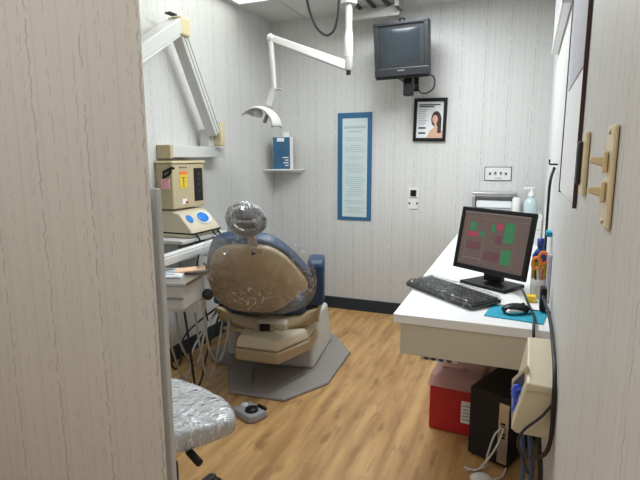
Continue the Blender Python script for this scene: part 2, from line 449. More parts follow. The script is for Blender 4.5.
flat([(-.02, -.136), (.098, -.136), (.098, -.09), (.085, -.065), (.03, -.06), (.0, -.085)], .0004).build('shoulders', m_skin, pr)
flat(ell(.048, .005, .038, .06)+[], .0006).build('hair', m_hair, pr)
flat([(.06, -.1), (.088, -.1), (.088, .02), (.06, .03)], .0007).build('hair_fall', m_hair, pr)
flat(ell(.040, .004, .021, .032), .0008).build('face', m_skin, pr)
flat([(.02, -.13), (.04, -.13), (.056, -.045), (.052, -.025), (.038, -.028)], .001).build('raised_arm', m_skin, pr)
# jack plate and outlet
t = bthing('wall_jack', 'white wall plate with black window below the framed picture', 'wall plate', -.781, .985)
MB().span((-.042, -.005, -.085), (.042, 0, .085)).build('wall_plate', m_white, t, bevel=.002)
MB().span((-.024, -.010, .018), (.022, -.005, .068)).build('jack_window', m_black, t, bevel=.002)
MB().span((-.034, -.0056, .002), (.034, -.005, .009)).build('label_strip', m_greygroove, t)
for x in (-.03, .03): MB().lathe([(.008, 0), (.007, .004)], 12, frame((x, -.005, -.038), (1, 0, 0), (0, 0, 1))).build('screw', m_black, t)
t = bthing('electrical_outlet', 'wide white outlet plate above the steel dispenser', 'outlet', -.152, 1.187)
MB().span((-.096, -.004, -.052), (.096, 0, .052)).build('back_plate', m_brown, t)
MB().span((-.091, -.009, -.047), (.091, -.004, .047)).build('wall_plate', m_white, t, bevel=.002)
for x in (-.056, -.018, .02, .056):
    s = MB(); s.span((x-.007, -.0102, -.01), (x-.003, -.009, .012)); s.span((x+.003, -.0102, -.01), (x+.007, -.009, .012)); s.lathe([(.0065, 0), (.006, .0012)], 10, frame((x, -.009, .008 if x in (-.018, .02) else .0), (1, 0, 0), (0, 0, 1)))
    s.build('socket', m_black, t)
MB().span((-.02, -.0098, -.034), (.03, -.009, -.028)).build('label_strip', m_greygroove, t)

# TV and its bracket
TC = Vector((-.810, 3.54, 2.042))
tvr = math.radians(2)
t = thing('wall_television', 'boxy charcoal tube television mounted high on the back wall', 'television', (TC.x, TC.y, TC.z), math.radians(3))
T = Matrix.Rotation(math.radians(9), 4, 'X') @ Matrix.Rotation(math.radians(-1.5), 4, 'Y')
tw, th = .190, .187
MB().span((-tw, 0, -th), (tw, .10, th), T).build('cabinet', m_tv, t, bevel=.01, seg=3)
MB().prism([(-tw+.015, -th+.01), (tw-.015, -th+.01), (tw-.015, th-.012), (-tw+.015, th-.012)], 0, .24, T @ frame((0, .10, 0), (-1, 0, 0), (0, 0, 1)), inset=.35).build('tube_housing', m_tv, t, bevel=.01)
fr = MB()
for a, b in (((-tw, -.014, -th+.075), (-tw+.034, 0, th-.022)), ((tw-.034, -.014, -th+.075), (tw, 0, th-.022)), ((-tw, -.014, th-.022), (tw, 0, th)), ((-tw, -.018, -th+.018), (tw, 0, -th+.075))): fr.span(a, b, T)
fr.build('bezel', m_tv, t, bevel=.005)
vs = []; fs = []; n = 10
for i in range(n+1):
    for j in range(n+1):
        a, b = i/n*2-1, j/n*2-1
        vs.append((a*(tw-.034), -.008+.012*max(a*a, b*b), .0265+b*(th-.0485)))
for i in range(n):
    for j in range(n): q = i*(n+1)+j; fs.append((q, q+n+1, q+n+2, q+1))
MB().add(vs, fs, True, T).build('screen', m_tvscreen, t)
MB().span((-.03, -.0195, -th+.052), (.02, -.018, -th+.060), T).build('maker_mark', m_steel, t)
MB().span((-tw+.02, -.022, -th+.024), (tw-.02, -.018, -th+.030), T).build('control_flap', m_satin, t)
MB().lathe([(.022, 0), (.022, .018), (.012, .026), (.0, .027)], 14, T @ frame((.0, .06, th), (1, 0, 0), (0, 1, 0))).build('tilt_knob', m_black, t)
MB().tube(curve_pts([(tw-.03, .13, -th+.05), (tw+.025, .13, -th+.01), (tw+.015, .16, -th-.06), (tw-.06, .2, -th-.085), (.07, .24, -th-.03)], 8), .005, 8).build('power_cord', m_cable, t)
t = thing('tv_bracket', 'black wall bracket arm under the television', 'bracket', (-.81, D, 1.825))
MB().span((-.035, -.02, -.01), (.045, 0, .12)).build('wall_flange', m_black, t, bevel=.003)
MB().span((-.01, -.30, .0), (.04, -.02, .04)).build('support_arm', m_black, t, bevel=.004)
MB().span((-.005, -.32, -.075), (.060, -.25, .045)).build('pivot_block', m_black, t, bevel=.006)
MB().span((-.05, -.36, .045), (.05, -.12, .056)).build('tray_plate', m_black, t, bevel=.003)

# steel dispenser, organiser, pump bottle on the desk's far end
t = thing('towel_dispenser', 'brushed steel towel dispenser standing at the desk far end', 'dispenser', (-.165, 3.88, .72))
b = MB(); b.span((-.15, -.07, 0), (.15, .07, .22)); b.span((-.15, -.07, .31), (.15, .07, .335)); b.span((-.15, -.07, .22), (-.13, .07, .31)); b.span((.13, -.07, .22), (.15, .07, .31)); b.span((-.13, .05, .22), (.13, .07, .31))
b.build('dispenser_body', m_steel, t, bevel=.004)
MB().span((-.125, -.045, .222), (.125, .045, .275)).build('towel_stack', m_paper, t, bevel=.006)
t = tag(MB().lathe([(.028, 0), (.03, .01), (.028, .09), (.012, .1), (0, .1)], 18, Matrix.Translation((-.01, 3.76, .93))).build('white_cup', m_white), 'small white jar before the steel dispenser', 'jar')
t = thing('desk_organizer', 'white drawer box behind the monitor near the right wall', 'organizer', (.092, 3.72, .72))
MB().span((-.085, -.12, 0), (.068, .12, .205)).build('organizer_body', m_white, t, bevel=.005)
MB().span((-.075, -.126, .03), (.06, -.12, .10)).build('drawer', m_white, t, bevel=.003)
MB().span((-.075, -.126, .11), (.06, -.12, .18)).build('drawer', m_white, t, bevel=.003)
t = thing('pump_bottle', 'clear hand sanitizer bottle with a white pump beside dispenser', 'bottle', (.082, 3.70, .926))
MB().lathe([(.0, 0), (.042, .0), (.045, .01), (.045, .075), (.03, .1), (.016, .108), (.016, .12)], 22).build('bottle_body', m_gel, t)
MB().lathe([(.02, .118), (.02, .142), (.008, .146), (.008, .17), (.0, .17)], 16).build('pump_collar', m_white, t)
MB().span((-.055, -.009, .165), (.02, .009, .18)).build('pump_spout', m_white, t, bevel=.004)
# corner shelf and brochure box
t = thing('corner_shelf', 'small clear shelf in the back left corner', 'shelf', (L, D, 1.205))
MB().prism([(.0, 0), (.0, -.20), (.17, -.20), (.30, -.05), (.30, 0)], 0, .008, None).build('shelf_top', m_clear, t)
MB().tube([(.004, -.20, .004), (.17, -.20, .004), (.30, -.05, .004), (.30, -.004, .004)], .006, 8).build('shelf_rim', m_white, t)
for a in (((.01, -.16, 0), (.01, -.01, 0)), ((.02, -.01, 0), (.27, -.01, 0))):
    MB().beam((a[0][0], a[0][1], -.012), (a[1][0], a[1][1], -.012), .012, .02).build('shelf_bracket', m_white, t)
t = thing('brochure_box', 'blue and white carton standing on the corner shelf', 'box', (-1.885, 3.85, 1.213), math.radians(28))
MB().span((-.085, -.045, 0), (.085, .045, .27)).build('carton', m_white, t, bevel=.002)
MB().span((-.084, -.0465, .004), (.058, -.045, .268)).build('printed_front', m_boxblue, t)
MB().span((-.05, -.0475, .232), (.01, -.0465, .262)).build('top_patch', m_paper, t)
k = MB()
for i, w in enumerate((.03, .045, .03, .05)): k.span((.045-w, -.0475, .03+i*.022), (.045, -.0465, .038+i*.022))
k.build('printed_text', m_paper, t)
MB().box((.03, 0, .28), (.05, .02, .06)).build('carton_flap', m_white, t)

# ------------------------------------------------------------------ ceiling track, dental light
t = thing('ceiling_track', 'white ceiling track with dark rails for the lamp', 'ceiling track', (-1.04, 3.1, H))
MB().span((-.17, -.55, -.055), (.17, .55, -.001)).build('track_body', m_greyen, t, bevel=.004)
for x in (-.105, .0, .105): MB().span((x-.012, -.55, -.07), (x+.012, .55, -.055)).build('rail', m_satin, t)
MB().span((-.20, .55, -.135), (.18, .60, -.001)).build('end_cap', m_enamel, t, bevel=.008)
MB().span((.17, .45, -.10), (.20, .60, -.001)).build('end_bracket', m_greygroove, t, bevel=.003)

px, py = -1.047, 3.10
t = thing('dental_lamp', 'white articulated examination lamp hanging from the ceiling track', 'lamp', (px, py, H-.07))
w = lambda mb, n, m, **k: mb.build(n, m, t, world=True, **k)
TM = Matrix.Translation((px, py, 0))
w(MB().lathe([(.05, 2.25), (.05, 2.33), (.03, 2.37), (.03, 2.37)], 20, TM), 'trolley_hub', m_enamel)
w(MB().lathe([(.021, 1.99), (.021, 2.255)], 18, TM), 'pole', m_enamel)
w(MB().lathe([(.020, 1.855), (.027, 1.86), (.027, 2.06), (.022, 2.09)], 18, TM), 'pole_sleeve', m_enamel)
w(MB().lathe([(.0, 1.827), (.014, 1.829), (.014, 1.857)], 14, TM), 'end_knob', m_satin)
w(MB().lathe([(.028, 1.93), (.028, 1.94)], 18, TM), 'collar_ring', m_greygroove)
e = Vector((-1.508, 2.93, 2.055))
w(MB().beam((px-.015, py-.005, 1.885), e, .034, .060, .028, .046), 'spring_arm', m_enamel, bevel=.01, seg=3)
w(MB().ellip(tuple(e), (.026, .026, .028)), 'elbow', m_enamel)
d1 = Vector((-1.488, 2.93, 1.745))
w(MB().tube([e, e+(d1-e)*.5, d1], [.017, .016, .014], 12), 'drop_arm', m_enamel)
hx = Vector((-1.535, 2.93, 1.65))
w(MB().tube([d1, d1+(hx-d1)*.5, hx], [.02, .022, .026], 12), 'neck', m_enamel)
w(MB().tube([d1+Vector((.0, 0, -.004)), d1+Vector((.055, -.01, -.006))], .006, 8), 'tension_knob', m_greygroove)
TH = frame(hx+Vector((-.005, -.02, -.03)), (.95, .05, -.38), (.0, 1, .0))
# curved reflector shell: an arched band
vs = []; fs = []; na, nb = 16, 6
for i in range(na+1):
    a = -1.25+2.5*i/na
    for j in range(nb+1):
        b = -1+2*j/nb
        r = .125*(1-.10*b*b); vs.append((r*math.sin(a)*1.08, b*.075, .16*(math.cos(a)-.9)*.75-.012*b*b))
for i in range(na):
    for j in range(nb): q = i*(nb+1)+j; fs.append((q, q+nb+1, q+nb+2, q+1))
o = w(MB().add(vs, fs, True, TH), 'reflector', m_enamel); s_ = o.modifiers.new('thick', 'SOLIDIFY'); s_.thickness = .012
w(MB().ellip((-.045, 0, -.045), (.034, .034, .028), TH), 'bulb_cover', m_paper)
w(MB().tube([(.02, 0, -.02), (.02, -.005, -.085)], .012, 10, TH), 'aim_handle', m_greygroove)
w(MB().tube([(.02, 0, .0), (.02, 0, -.025)], .02, 10, TH), 'socket', m_greyen)
# black cable loop from the ceiling
tag(MB().tube(curve_pts([(-1.35, 3.1, H), (-1.325, 3.1, 2.28), (-1.275, 3.1, 2.15), (-1.205, 3.1, 2.083), (-1.14, 3.08, 2.10), (-1.10, 3.05, 2.19), (-1.085, 3.02, 2.3), (-1.08, 3.0, H-.075)], 8), .0075, 10).build('hanging_cable', m_cable), 'black cable hanging in a loop from the ceiling', 'cable')

# ------------------------------------------------------------------ x-ray arm on the left wall
t = thing('wall_x_ray', 'grey folding x-ray arm with beige joints on the left wall', 'x-ray arm', (L, 2.75, 1.31))
w = lambda mb, n, m, **k: mb.build(n, m, t, world=True, **k)
w(MB().span((L, 2.455, 1.315), (L+.10, 3.02, 1.385)), 'wall_rail', m_greyen, bevel=.004)
w(MB().span((L, 2.425, 1.308), (L+.104, 2.455, 1.39)), 'rail_end_cap', m_beigedark, bevel=.006)
w(MB().span((L+.03, 2.83, 1.385), (L+.10, 2.893, 1.50)), 'pivot_post', m_greyen, bevel=.004)
w(MB().span((L+.085, 2.895, 1.39), (L+.15, 2.95, 1.55)), 'lower_joint', m_beige, bevel=.006)
a0, a1 = Vector((-1.91, 2.865, 1.47)), Vector((-1.91, 2.53, 2.05))
w(MB().beam(a0, a1, .075, .075, up=(0, 1, .7)), 'lower_arm', m_greyen, bevel=.006)
off = Vector((.0385, 0, 0))
for sft in (-.014, .016):
    n_ = Vector((0, .81, .59))*sft
    w(MB().beam(a0+off+n_, a1+off+n_, .004, .005, up=(0, 1, .7)), 'arm_groove', m_greygroove)
w(MB().box((-1.90, 2.53, 2.065), (.10, .085, .105), None), 'upper_joint', m_beige, bevel=.01)
w(MB().beam((-1.90, 2.50, 2.07), (-1.79, 1.72, 1.635), .09, .075, .08, .07), 'upper_arm', m_greyen, bevel=.006)
w(MB().beam((-1.895, 2.495, 2.020), (-1.785, 1.72, 1.588), .055, .025, .05, .025), 'arm_cover', m_white, bevel=.004)
w(MB().span((-1.92, 2.43, 2.118), (-1.88, 2.49, 2.126)), 'release_tab', m_satin)

# x-ray control box
t = thing('x_ray_control_box', 'beige x-ray control box on the left wall', 'control box', (L, 2.565, 1.15))
t.scale = (1.03, 1.07, 1.07)
MB().span((0, -.15, -.135), (.12, .15, .12)).build('box_body', m_beigedark, t, bevel=.008, seg=3)
MB().span((0, -.158, .12), (.128, .158, .135)).build('box_lid', m_beige, t, bevel=.005)
FX = .1202
def face(y0, y1, z0, z1, n, m, d=.003, **k): return MB().span((FX-.001, y0, z0), (FX+d, y1, z1)).build(n, m, t, **k)
face(.045, .128, -.102, .092, 'control_panel', m_black, bevel=.002)
for zz in (.05, .02, -.01, -.05): MB().span((FX+.003, .07, zz), (FX+.005, .105, zz+.014)).build('key', m_satin, t)
face(-.088, -.018, .058, .075, 'warning_band', m_orange, .0015)
ws = face(-.085, -.02, -.02, .056, 'warning_sticker', m_yellow, .0015)
k = MB(); k.span((FX+.0015, -.056, .005), (FX+.0022, -.049, .040)); k.lathe([(.006, 0), (.006, .0007)], 10, frame((FX+.0015, -.0525, -.006), (0, 1, 0), (0, 0, 1)))
k.span((FX+.0015, -.07, .038), (FX+.0022, -.035, .042)); k.build('warning_mark', m_darkink, ws)
k = MB()
for y in (-.085, -.062, -.036): k.span((FX-.001, y, .093), (FX+.0015, y+.016, .101))
k.build('dark_tag', m_darkink, t)
face(-.07, -.03, -.112, -.08, 'white_tag', m_paper, .0015)
MB().lathe([(.007, 0), (.006, .012)], 12, frame((FX, -.035, -.102), (0, 1, 0), (0, 0, 1))).build('key_lock', m_redpen, t)
tag(MB().tube([(-1.895, 2.408, 1.25), (-1.895, 2.395, 1.255), (-1.96, 2.395, 1.23), (-1.965, 2.395, 1.195), (-1.925, 2.395, 1.215), (-1.905, 2.395, 1.235)], .008, 8).build('coat_hook', m_black), 'black loop hook on the side of the beige control box', 'hook')
tag(MB().span((-1.985, 2.396, 1.13), (-1.925, 2.409, 1.19)).build('sticky_note', m_pink), 'pink paper note stuck on the side of the control box', 'note')

# ------------------------------------------------------------------ small blue-display unit on a wall shelf
t = thing('wall_shelf', 'grey shelf on the left wall under the control box', 'shelf', (L, 2.62, .812))
MB().span((0, -.30, 0), (.24, .18, .022)).build('shelf_top', m_greyen, t, bevel=.004)
MB().span((0, -.30, -.10), (.22, .18, -.08)).build('lower_shelf', m_greyen, t, bevel=.003)
for y in (-.27, .15): MB().span((0, y-.01, -.16), (.19, y+.01, 0)).build('shelf_bracket', m_greygroove, t)
t = thing('dental_device', 'cream dental device with blue displays on the wall shelf', 'dental device', (-1.90, 2.56, .8345))
t.scale = (1, .8, 1.08)
prof = [(-.11, 0), (.105, 0), (.115, .02), (.10, .05), (.02, .135), (-.03, .15), (-.11, .15)]
Tq = Matrix(((1, 0, 0, 0), (0, 0, 1, 0), (0, 1, 0, 0), (0, 0, 0, 1)))
MB().prism(prof[::-1], -.185, .185, Tq).build('unit_body', m_cream, t, bevel=.016, seg=4)
MB().span((-.112, -.188, .022), (.117, .188, .03)).build('seam_band', m_black, t)
n1 = Vector((.085, 0, .08)).normalized(); ex = Vector((0, 1, 0)); 
def face_frame(y, s): 
    p0 = Vector((.10, 0, .05)); p1 = Vector((.02, 0, .135)); p = p0.lerp(p1, s); return frame(p+Vector((0, y, 0))+n1*.001, (0, 1, 0), (p1-p0))
MB().lathe([(.068, 0), (.062, .010), (.05, .012), (.0, .0125)], 26, face_frame(.06, .52) @ Matrix.Scale(1.45, 4, (1, 0, 0)) @ Matrix.Scale(.72, 4, (0, 1, 0))).build('display_rim', m_white, t)
MB().lathe([(.05, 0.01), (.048, .0145), (.0, .015)], 26, face_frame(.035, .52) @ Matrix.Scale(1.3, 4, (1, 0, 0)) @ Matrix.Scale(.72, 4, (0, 1, 0))).build('display', m_display, t)
MB().lathe([(.035, 0.001), (.032, .005), (.0, .005)], 20, face_frame(-.11, .60) @ Matrix.Scale(.8, 4, (0, 1, 0))).build('display', m_display, t)
for i, y in enumerate((-.14, .08, .15)):
    MB().tube(curve_pts([(.112, y, .02), (.135, y+.01, -.03), (.12+.03*i, y-.02, -.18), (.17, y-.04+.02*i, -.36), (.20, y-.05, -.46)], 6), .006, 8).build('handpiece_cord', m_cable, t)

# ------------------------------------------------------------------ delivery unit
t = thing('delivery_unit', 'dental delivery unit with tray and hanging hoses beside the chair', 'delivery unit', (-1.55, 2.0, 0))
w = lambda mb, n, m, **k: mb.build(n, m, t, world=True, **k)
w(MB().beam((-1.62, 1.80, .80), (-1.64, 2.66, .815), .055, .045), 'support_arm', m_greyen, bevel=.012, seg=3)
w(MB().beam((-1.62, 1.80, .826), (-1.64, 2.66, .841), .042, .007), 'arm_cover', m_white, bevel=.002)
w(MB().lathe([(.045, .02), (.045, .79)], 18, Matrix.Translation((-1.70, 2.70, 0))), 'post', m_greyen)
w(MB().lathe([(.16, 0), (.16, .02), (.06, .035)], 24, Matrix.Translation((-1.70, 2.70, 0))), 'post_foot', m_base)
w(MB().lathe([(.055, .79), (.06, .80), (.06, .87), (.05, .885), (0, .885)], 18, Matrix.Translation((-1.66, 2.70, 0))), 'arm_joint', m_greyen)
TT = Matrix.Translation((-1.59, 1.93, .0)) @ Matrix.Rotation(math.radians(12), 4, 'Z')
w(MB().span((-.20, -.15, .725), (.165, .15, .742), TT), 'tray_top', m_steel, bevel=.004)
w(MB().span((-.20, -.13, .60), (.14, .13, .724), TT), 'unit_head', m_greyen, bevel=.012, seg=3)
w(MB().span((-.20, -.136, .655), (.143, -.13, .665), TT), 'head_seam', m_greygroove)
w(MB().span((-.20, .13, .575), (.13, .19, .60), TT), 'handpiece_holder', m_cream, bevel=.006)
w(MB().ellip((.165, .10, .62), (.03, .026, .03), TT), 'black_knob', m_satin)
hs = [(-.15, .10), (-.11, .03), (-.05, .12), (.0, .02), (.06, .06), (.11, .16)]
for i, (x, zb) in enumerate(hs):
    a = TT @ Vector((x, .165, .66)); b = TT @ Vector((x, .165, .50))
    hp = w(MB().tube([a, a.lerp(b, .4), b], [.010, .013, .009], 10), 'handpiece', m_steel if i % 2 else m_white)
    c = Vector((b.x-.01, 2.17+.03*(i % 3), zb+.02)); e2 = Vector((-1.69, 2.64, .42+.03*i))
    w(MB().tube(curve_pts([b, Vector((b.x, b.y+.03, .30)), c, c+Vector((-.005, .07, .015)), c+Vector((-.01, .15, .16)), e2], 8), .0065, 8), 'hose', m_greycable if i % 3 else m_cable)
k = tag(MB().box((0, 0, 0), (.16, .20, .006), TT @ Matrix.Translation((.0, .02, .7465)) @ Matrix.Rotation(.2, 4, 'Z')).build('paper_stack', m_paper), 'white papers lying on the delivery tray', 'paper')
k = thing('form_sheet', 'blue printed form on the tray papers', 'paper', tuple(TT @ Vector((.0, .01, .7505))), .5)
MB().span((-.065, -.08, 0), (.065, .08, .002)).build('sheet', m_paper, k)
kk = MB()
for i in range(4): kk.span((-.05, -.06+i*.035, .002), (.04, -.045+i*.035, .0024))
kk.build('printed_lines', m_frameblue, k)
tag(MB().box((0, 0, 0), (.15, .09, .006), TT @ Matrix.Translation((.095, .06, .758)) @ Matrix.Rotation(.35, 4, 'Z') @ Matrix.Rotation(-.06, 4, 'Y')).build('manila_envelope', m_peach), 'peach envelope across the delivery tray', 'envelope')
tag(MB().tube([TT @ Vector((.135, .06, .765)), TT @ Vector((.15, .09, .772)), TT @ Vector((.165, .10, .765)), TT @ Vector((.15, .12, .758))], [.012, .016, .014, .006], 8).build('crumpled_wrap', m_film_head), 'crumpled clear wrap at the tray edge', 'plastic wrap')

# ------------------------------------------------------------------ dental chair
t = thing('dental_chair', 'tan and navy dental chair wrapped in clear plastic', 'dental chair', (-1.33, 2.65, 0), math.radians(8))
b = lambda mb, n, m, **k: mb.build(n, m, t, **k)
plate = [(-.175, -.41), (.155, -.43), (.345, -.17), (.385, .32), (.22, .62), (-.22, .62), (-.36, .32), (-.32, -.10)]
b(MB().prism(plate, 0.001, .018, inset=.015), 'base_plate', m_base, bevel=.006)
k = MB()
for sx in (-1, 1): k.add([(sx*.06, -.38, .018), (sx*.19, -.05, .018), (sx*.15, -.05, .018), (sx*.05, -.38, .018), (sx*.125, -.2, .035)], [(0, 1, 4), (1, 2, 4), (2, 3, 4), (3, 0, 4)])
b(k, 'base_rib', m_base)
ped = [(-.215, -.02), (.215, -.02), (.215, .52), (-.215, .52)]
b(MB().prism(ped, .018, .30, inset=.12), 'pedestal', m_greyen, bevel=.02, seg=3)
arm_lo = [(-.165, -.34), (.10, -.36), (.215, -.12), (.215, .10), (-.20, .10), (-.20, -.14)]
b(MB().prism(arm_lo, .175, .245), 'lift_cover_base', m_tan, bevel=.014, seg=3)
b(MB().prism(arm_lo, .247, .315, inset=.10), 'lift_cover', m_cream, bevel=.02, seg=3)
b(MB().beam((0, -.18, .31), (0, .22, .42), .20, .10), 'lift_arm', m_cream, bevel=.02)
UPM = Matrix.Translation((0, -.34, 0)) @ Matrix.Rotation(math.radians(10), 4, 'Z') @ Matrix.Translation((0, .34, 0))
def bu(mb, n, m, **k):
    mb.v = [tuple(UPM @ Vector(v)) for v in mb.v]; return mb.build(n, m, t, **k)
# seat frame: curved tan under-shell + navy cushion
sf = MB(); n = 12
vs = []; fs = []
for i in range(n+1):
    a = -1+2*i/n; x = a*.30; zc = .312+.06*a*a
    for y, zz in ((-.20+.07*a*a, zc+.012), (-.17+.07*a*a, zc-.03), (.55, zc-.02), (.55, zc+.06), (-.15, zc+.06)): vs.append((x, y, zz))
for i in range(n):
    for j in range(5): fs.append((i*5+j, i*5+(j+1) % 5, (i+1)*5+(j+1) % 5, (i+1)*5+j))
fs += [tuple(range(5)), tuple(range(n*5+4, n*5-1, -1))]
bu(sf.add(vs, fs, True), 'seat_frame', m_tan, bevel=.008)
bu(MB().span((-.055, -.235, .285), (.055, -.12, .345)), 'hinge_block', m_tan, bevel=.012, seg=3)
bu(MB().span((-.03, -.245, .325), (.03, -.22, .362)), 'hinge_slot', m_black, bevel=.004)
bu(MB().beam((-.26, -.16, .31), (-.04, -.22, .30), .02, .022), 'release_bar', m_tan, bevel=.006)
bu(MB().span((-.24, -.16, .385), (.235, .62, .51)), 'seat_cushion', m_blue, bevel=.04, seg=4)
bu(MB().beam((0, .60, .46), (0, 1.12, .30), .42, .11), 'leg_rest', m_blue, bevel=.04, seg=4)
# back
rec = math.radians(31)
U = Vector((0, -math.sin(rec), math.cos(rec)))
C = Vector((.0, -.34, .655))
TB = frame(C, (1, 0, 0), U)     # local z = normal = x cross U -> pointing to the rear / camera side
Nn = Vector((1, 0, 0)).cross(U)
hexa = [(-.165, -.255), (.04, -.255), (.115, -.215), (.252, -.055), (.258, .0), (.165, .165), (.09, .235), (.01, .252), (-.145, .250), (-.225, .205), (-.288, .04), (-.288, -.08), (-.26, -.18)]
def bulge(poly, z0, z1, rise, T, levels=((0, 1.0), (.45, .985), (.8, .90), (1.0, .55))):
    n = len(poly); cx = sum(p[0] for p in poly)/n; cy = sum(p[1] for p in poly)/n
    vs = [(p[0], p[1], z0) for p in poly]; fs = [tuple(range(n-1, -1, -1))]; base = 0
    for f, s in levels:
        vs += [(cx+(p[0]-cx)*s, cy+(p[1]-cy)*s, z1+rise*f) for p in poly]
        for i in range(n): fs.append((base+i, base+(i+1) % n, base+n+(i+1) % n, base+n+i))
        base += n
    fs.append(tuple(range(base, base+n)))
    return MB().add(vs, fs, True, T)
def smoothpoly(poly, k=2):
    for _ in range(k):
        o = []
        for i, p in enumerate(poly):
            q = poly[(i+1) % len(poly)]
            o += [(p[0]*.78+q[0]*.22, p[1]*.78+q[1]*.22), (p[0]*.22+q[0]*.78, p[1]*.22+q[1]*.78)]
        poly = o
    return poly
shell = bulge(smoothpoly(hexa), -.012, 0, .035, TB)
bu(shell, 'back_shell', m_tan, bevel=.006, seg=2)
hexa = [(x-.09*y, y) for x, y in hexa]
cush = [(x*1.03+.006, y*1.02+.022) for x, y in hexa]
bu(bulge(smoothpoly(cush), .012, .08, .02, TB @ Matrix.Scale(-1, 4, (0, 0, 1)) , ((0, 1.0), (.5, .95), (1.0, .8))), 'back_cushion', m_blue, bevel=.01)
bu(MB().beam(C+U*-.22, (0, -.10, .40), .10, .05), 'back_bracket', m_satin, bevel=.01)
bu(MB().tube([C+U*.235+Nn*.036+Vector((0.0, 0, 0)), C+U*.235+Nn*.05], .011, 12), 'release_button', m_black)
# headrest
bu(MB().beam(C+U*.20+Nn*.004, C+U*.36+Nn*-.01+Vector((-.018, 0, 0)), .05, .016), 'headrest_bar', m_steel, bevel=.004)
HC = C+U*.415+Nn*.0+Vector((-.022, 0, 0))
TH = frame(HC, (1, -.12, 0), U+Vector((0, .25, 0)))
bu(MB().torus(.082, .013, TH, ax=1.12, ay=.95), 'headrest_rim', M('headrest_rim_grey', (.26, .265, .27), .4))
bu(MB().ellip((0, 0, -.035), (.088, .074, .035), TH), 'headrest_pad', M('grey_headrest', (.32, .325, .33), .45))
bu(MB().box((0, -.01, .012), (.085, .06, .03), TH), 'headrest_bracket', m_satin, bevel=.01)
bu(MB().tube([(-.07, .0, .02), (.07, .0, .02)], .012, 10, TH), 'headrest_lever', m_chrome)
# crinkled film over headrest and back
random.seed(11)
def film(cx, cy, rx, ry, z, T, amp, seg=36, rings=9, dome=.03, pw=2.6):
    vs = [(cx, cy, z+dome)]; fs = []
    for i in range(1, rings+1):
        f = i/rings
        for k in range(seg):
            a = 2*PI*k/seg; c, s = math.cos(a), math.sin(a)
            q = (abs(c)**pw+abs(s)**pw)**(-1/pw)
            j = random.uniform(-1, 1)*amp
            vs.append((cx+rx*f*q*c+j*.5, cy+ry*f*q*s+j*.5, z+dome*(1-f**3)-.06*max(0, f-.85)*4+random.uniform(-1, 1)*amp))
    for k in range(seg): fs.append((0, 1+k, 1+(k+1) % seg))
    for i in range(rings-1):
        for k in range(seg):
            p, q = 1+i*seg, 1+(i+1)*seg
            fs.append((p+k, q+k, q+(k+1) % seg, p+(k+1) % seg))
    return MB().add(vs, fs, True, T)
bu(film(.0, .03, .31, .30, .048, TB, .005), 'back_film', m_film, sub=1)
bu(film(0, 0, .108, .098, .030, TH, .007, seg=26, rings=6, dome=.035, pw=2), 'headrest_film', m_film_head, sub=1)
bu(film(-.20, .12, .10, .19, .03, TB, .012, seg=26, rings=6, dome=.06, pw=2), 'loose_film', m_film, sub=1)
# armrests
for sx in (1, -1):
    ar = [(-.12, -.07), (.03, -.06), (.10, .16), (.07, .21), (-.09, .21), (-.12, .18)]
    Ta = frame((sx*.285, -.0, .51), (0, 1, 0), (0, 0, 1))
    bu(MB().prism(ar, -.048, .048, Ta), 'armrest', m_blue, bevel=.022, seg=4)
    bu(MB().beam((sx*.285, .0, .38), (sx*.285, .0, .52), .05, .08, up=(0, 1, 0)), 'armrest_post', m_cream, bevel=.01)

# foot pedal
t = thing('foot_pedal', 'grey foot control with a black button on the floor', 'foot pedal', (-1.225, 2.06, 0), math.radians(-22))
MB().prism([(-.085, -.06), (.07, -.06), (.09, -.03), (.085, .06), (-.07, .065)], .0, .038, inset=.10).build('pedal_body', m_pedal, t, bevel=.010, seg=3)
MB().lathe([(.034, .038), (.032, .05), (.0, .052)], 20, Matrix.Translation((.028, -.005, 0))).build('pedal_button', m_black, t)
MB().lathe([(.020, .038), (.018, .046), (.0, .047)], 16, Matrix.Translation((-.042, .005, 0))).build('pedal_button', m_white, t)
MB().span((.01, .04, .03), (.075, .06, .048)).build('pedal_lever', m_black, t, bevel=.006)

# stool
t = thing('operator_stool', 'grey round stool under clear plastic near the doorway', 'stool', (-1.052, 1.235, 0), math.radians(-28))
sp = [(-.795, 1.275), (-.90, 1.365), (-1.22, 1.445), (-1.36, 1.30), (-1.30, 1.07), (-1.06, 1.035), (-.925, 1.055), (-.81, 1.205)]
for _ in range(3):
    o_ = []
    for i, p_ in enumerate(sp):
        q_ = sp[(i+1) % len(sp)]
        o_ += [(p_[0]*.75+q_[0]*.25, p_[1]*.75+q_[1]*.25), (p_[0]*.25+q_[0]*.75, p_[1]*.25+q_[1]*.75)]
    sp = o_
def rounds(lev, jit=0, T=None):
    n_ = len(sp); cx, cy = -1.07, 1.24; vs = []; fs = []
    for f, zz in lev:
        for p_ in sp: vs.append((cx+(p_[0]-cx)*f, cy+(p_[1]-cy)*f, zz+random.uniform(-jit, jit)))
    for i in range(len(lev)-1):
        for k in range(n_): fs.append((i*n_+k, i*n_+(k+1) % n_, (i+1)*n_+(k+1) % n_, (i+1)*n_+k))
    fs.append(tuple(range(len(vs)-n_, len(vs))))
    return MB().add(vs, fs, True)
rounds([(.7, .432), (.9, .434), (.965, .44), (.985, .455), (.985, .478), (.96, .491), (.88, .497), (.5, .500)]).build('seat', m_grey, t, world=True)
random.seed(5)
rounds([(.96, .436), (1.0, .446), (1.005, .462), (1.0, .482), (.97, .497), (.90, .504), (.75, .506), (.6, .507), (.45, .507), (.3, .508), (.15, .508)], .0022).build('seat_film', m_film_seat, t, world=True, sub=1)
MB().lathe([(.028, .09), (.028, .28), (.02, .28), (.02, .415)], 18).build('gas_column', m_satin, t)
MB().lathe([(.09, .41), (.10, .43)], 20).build('seat_plate', m_satin, t)
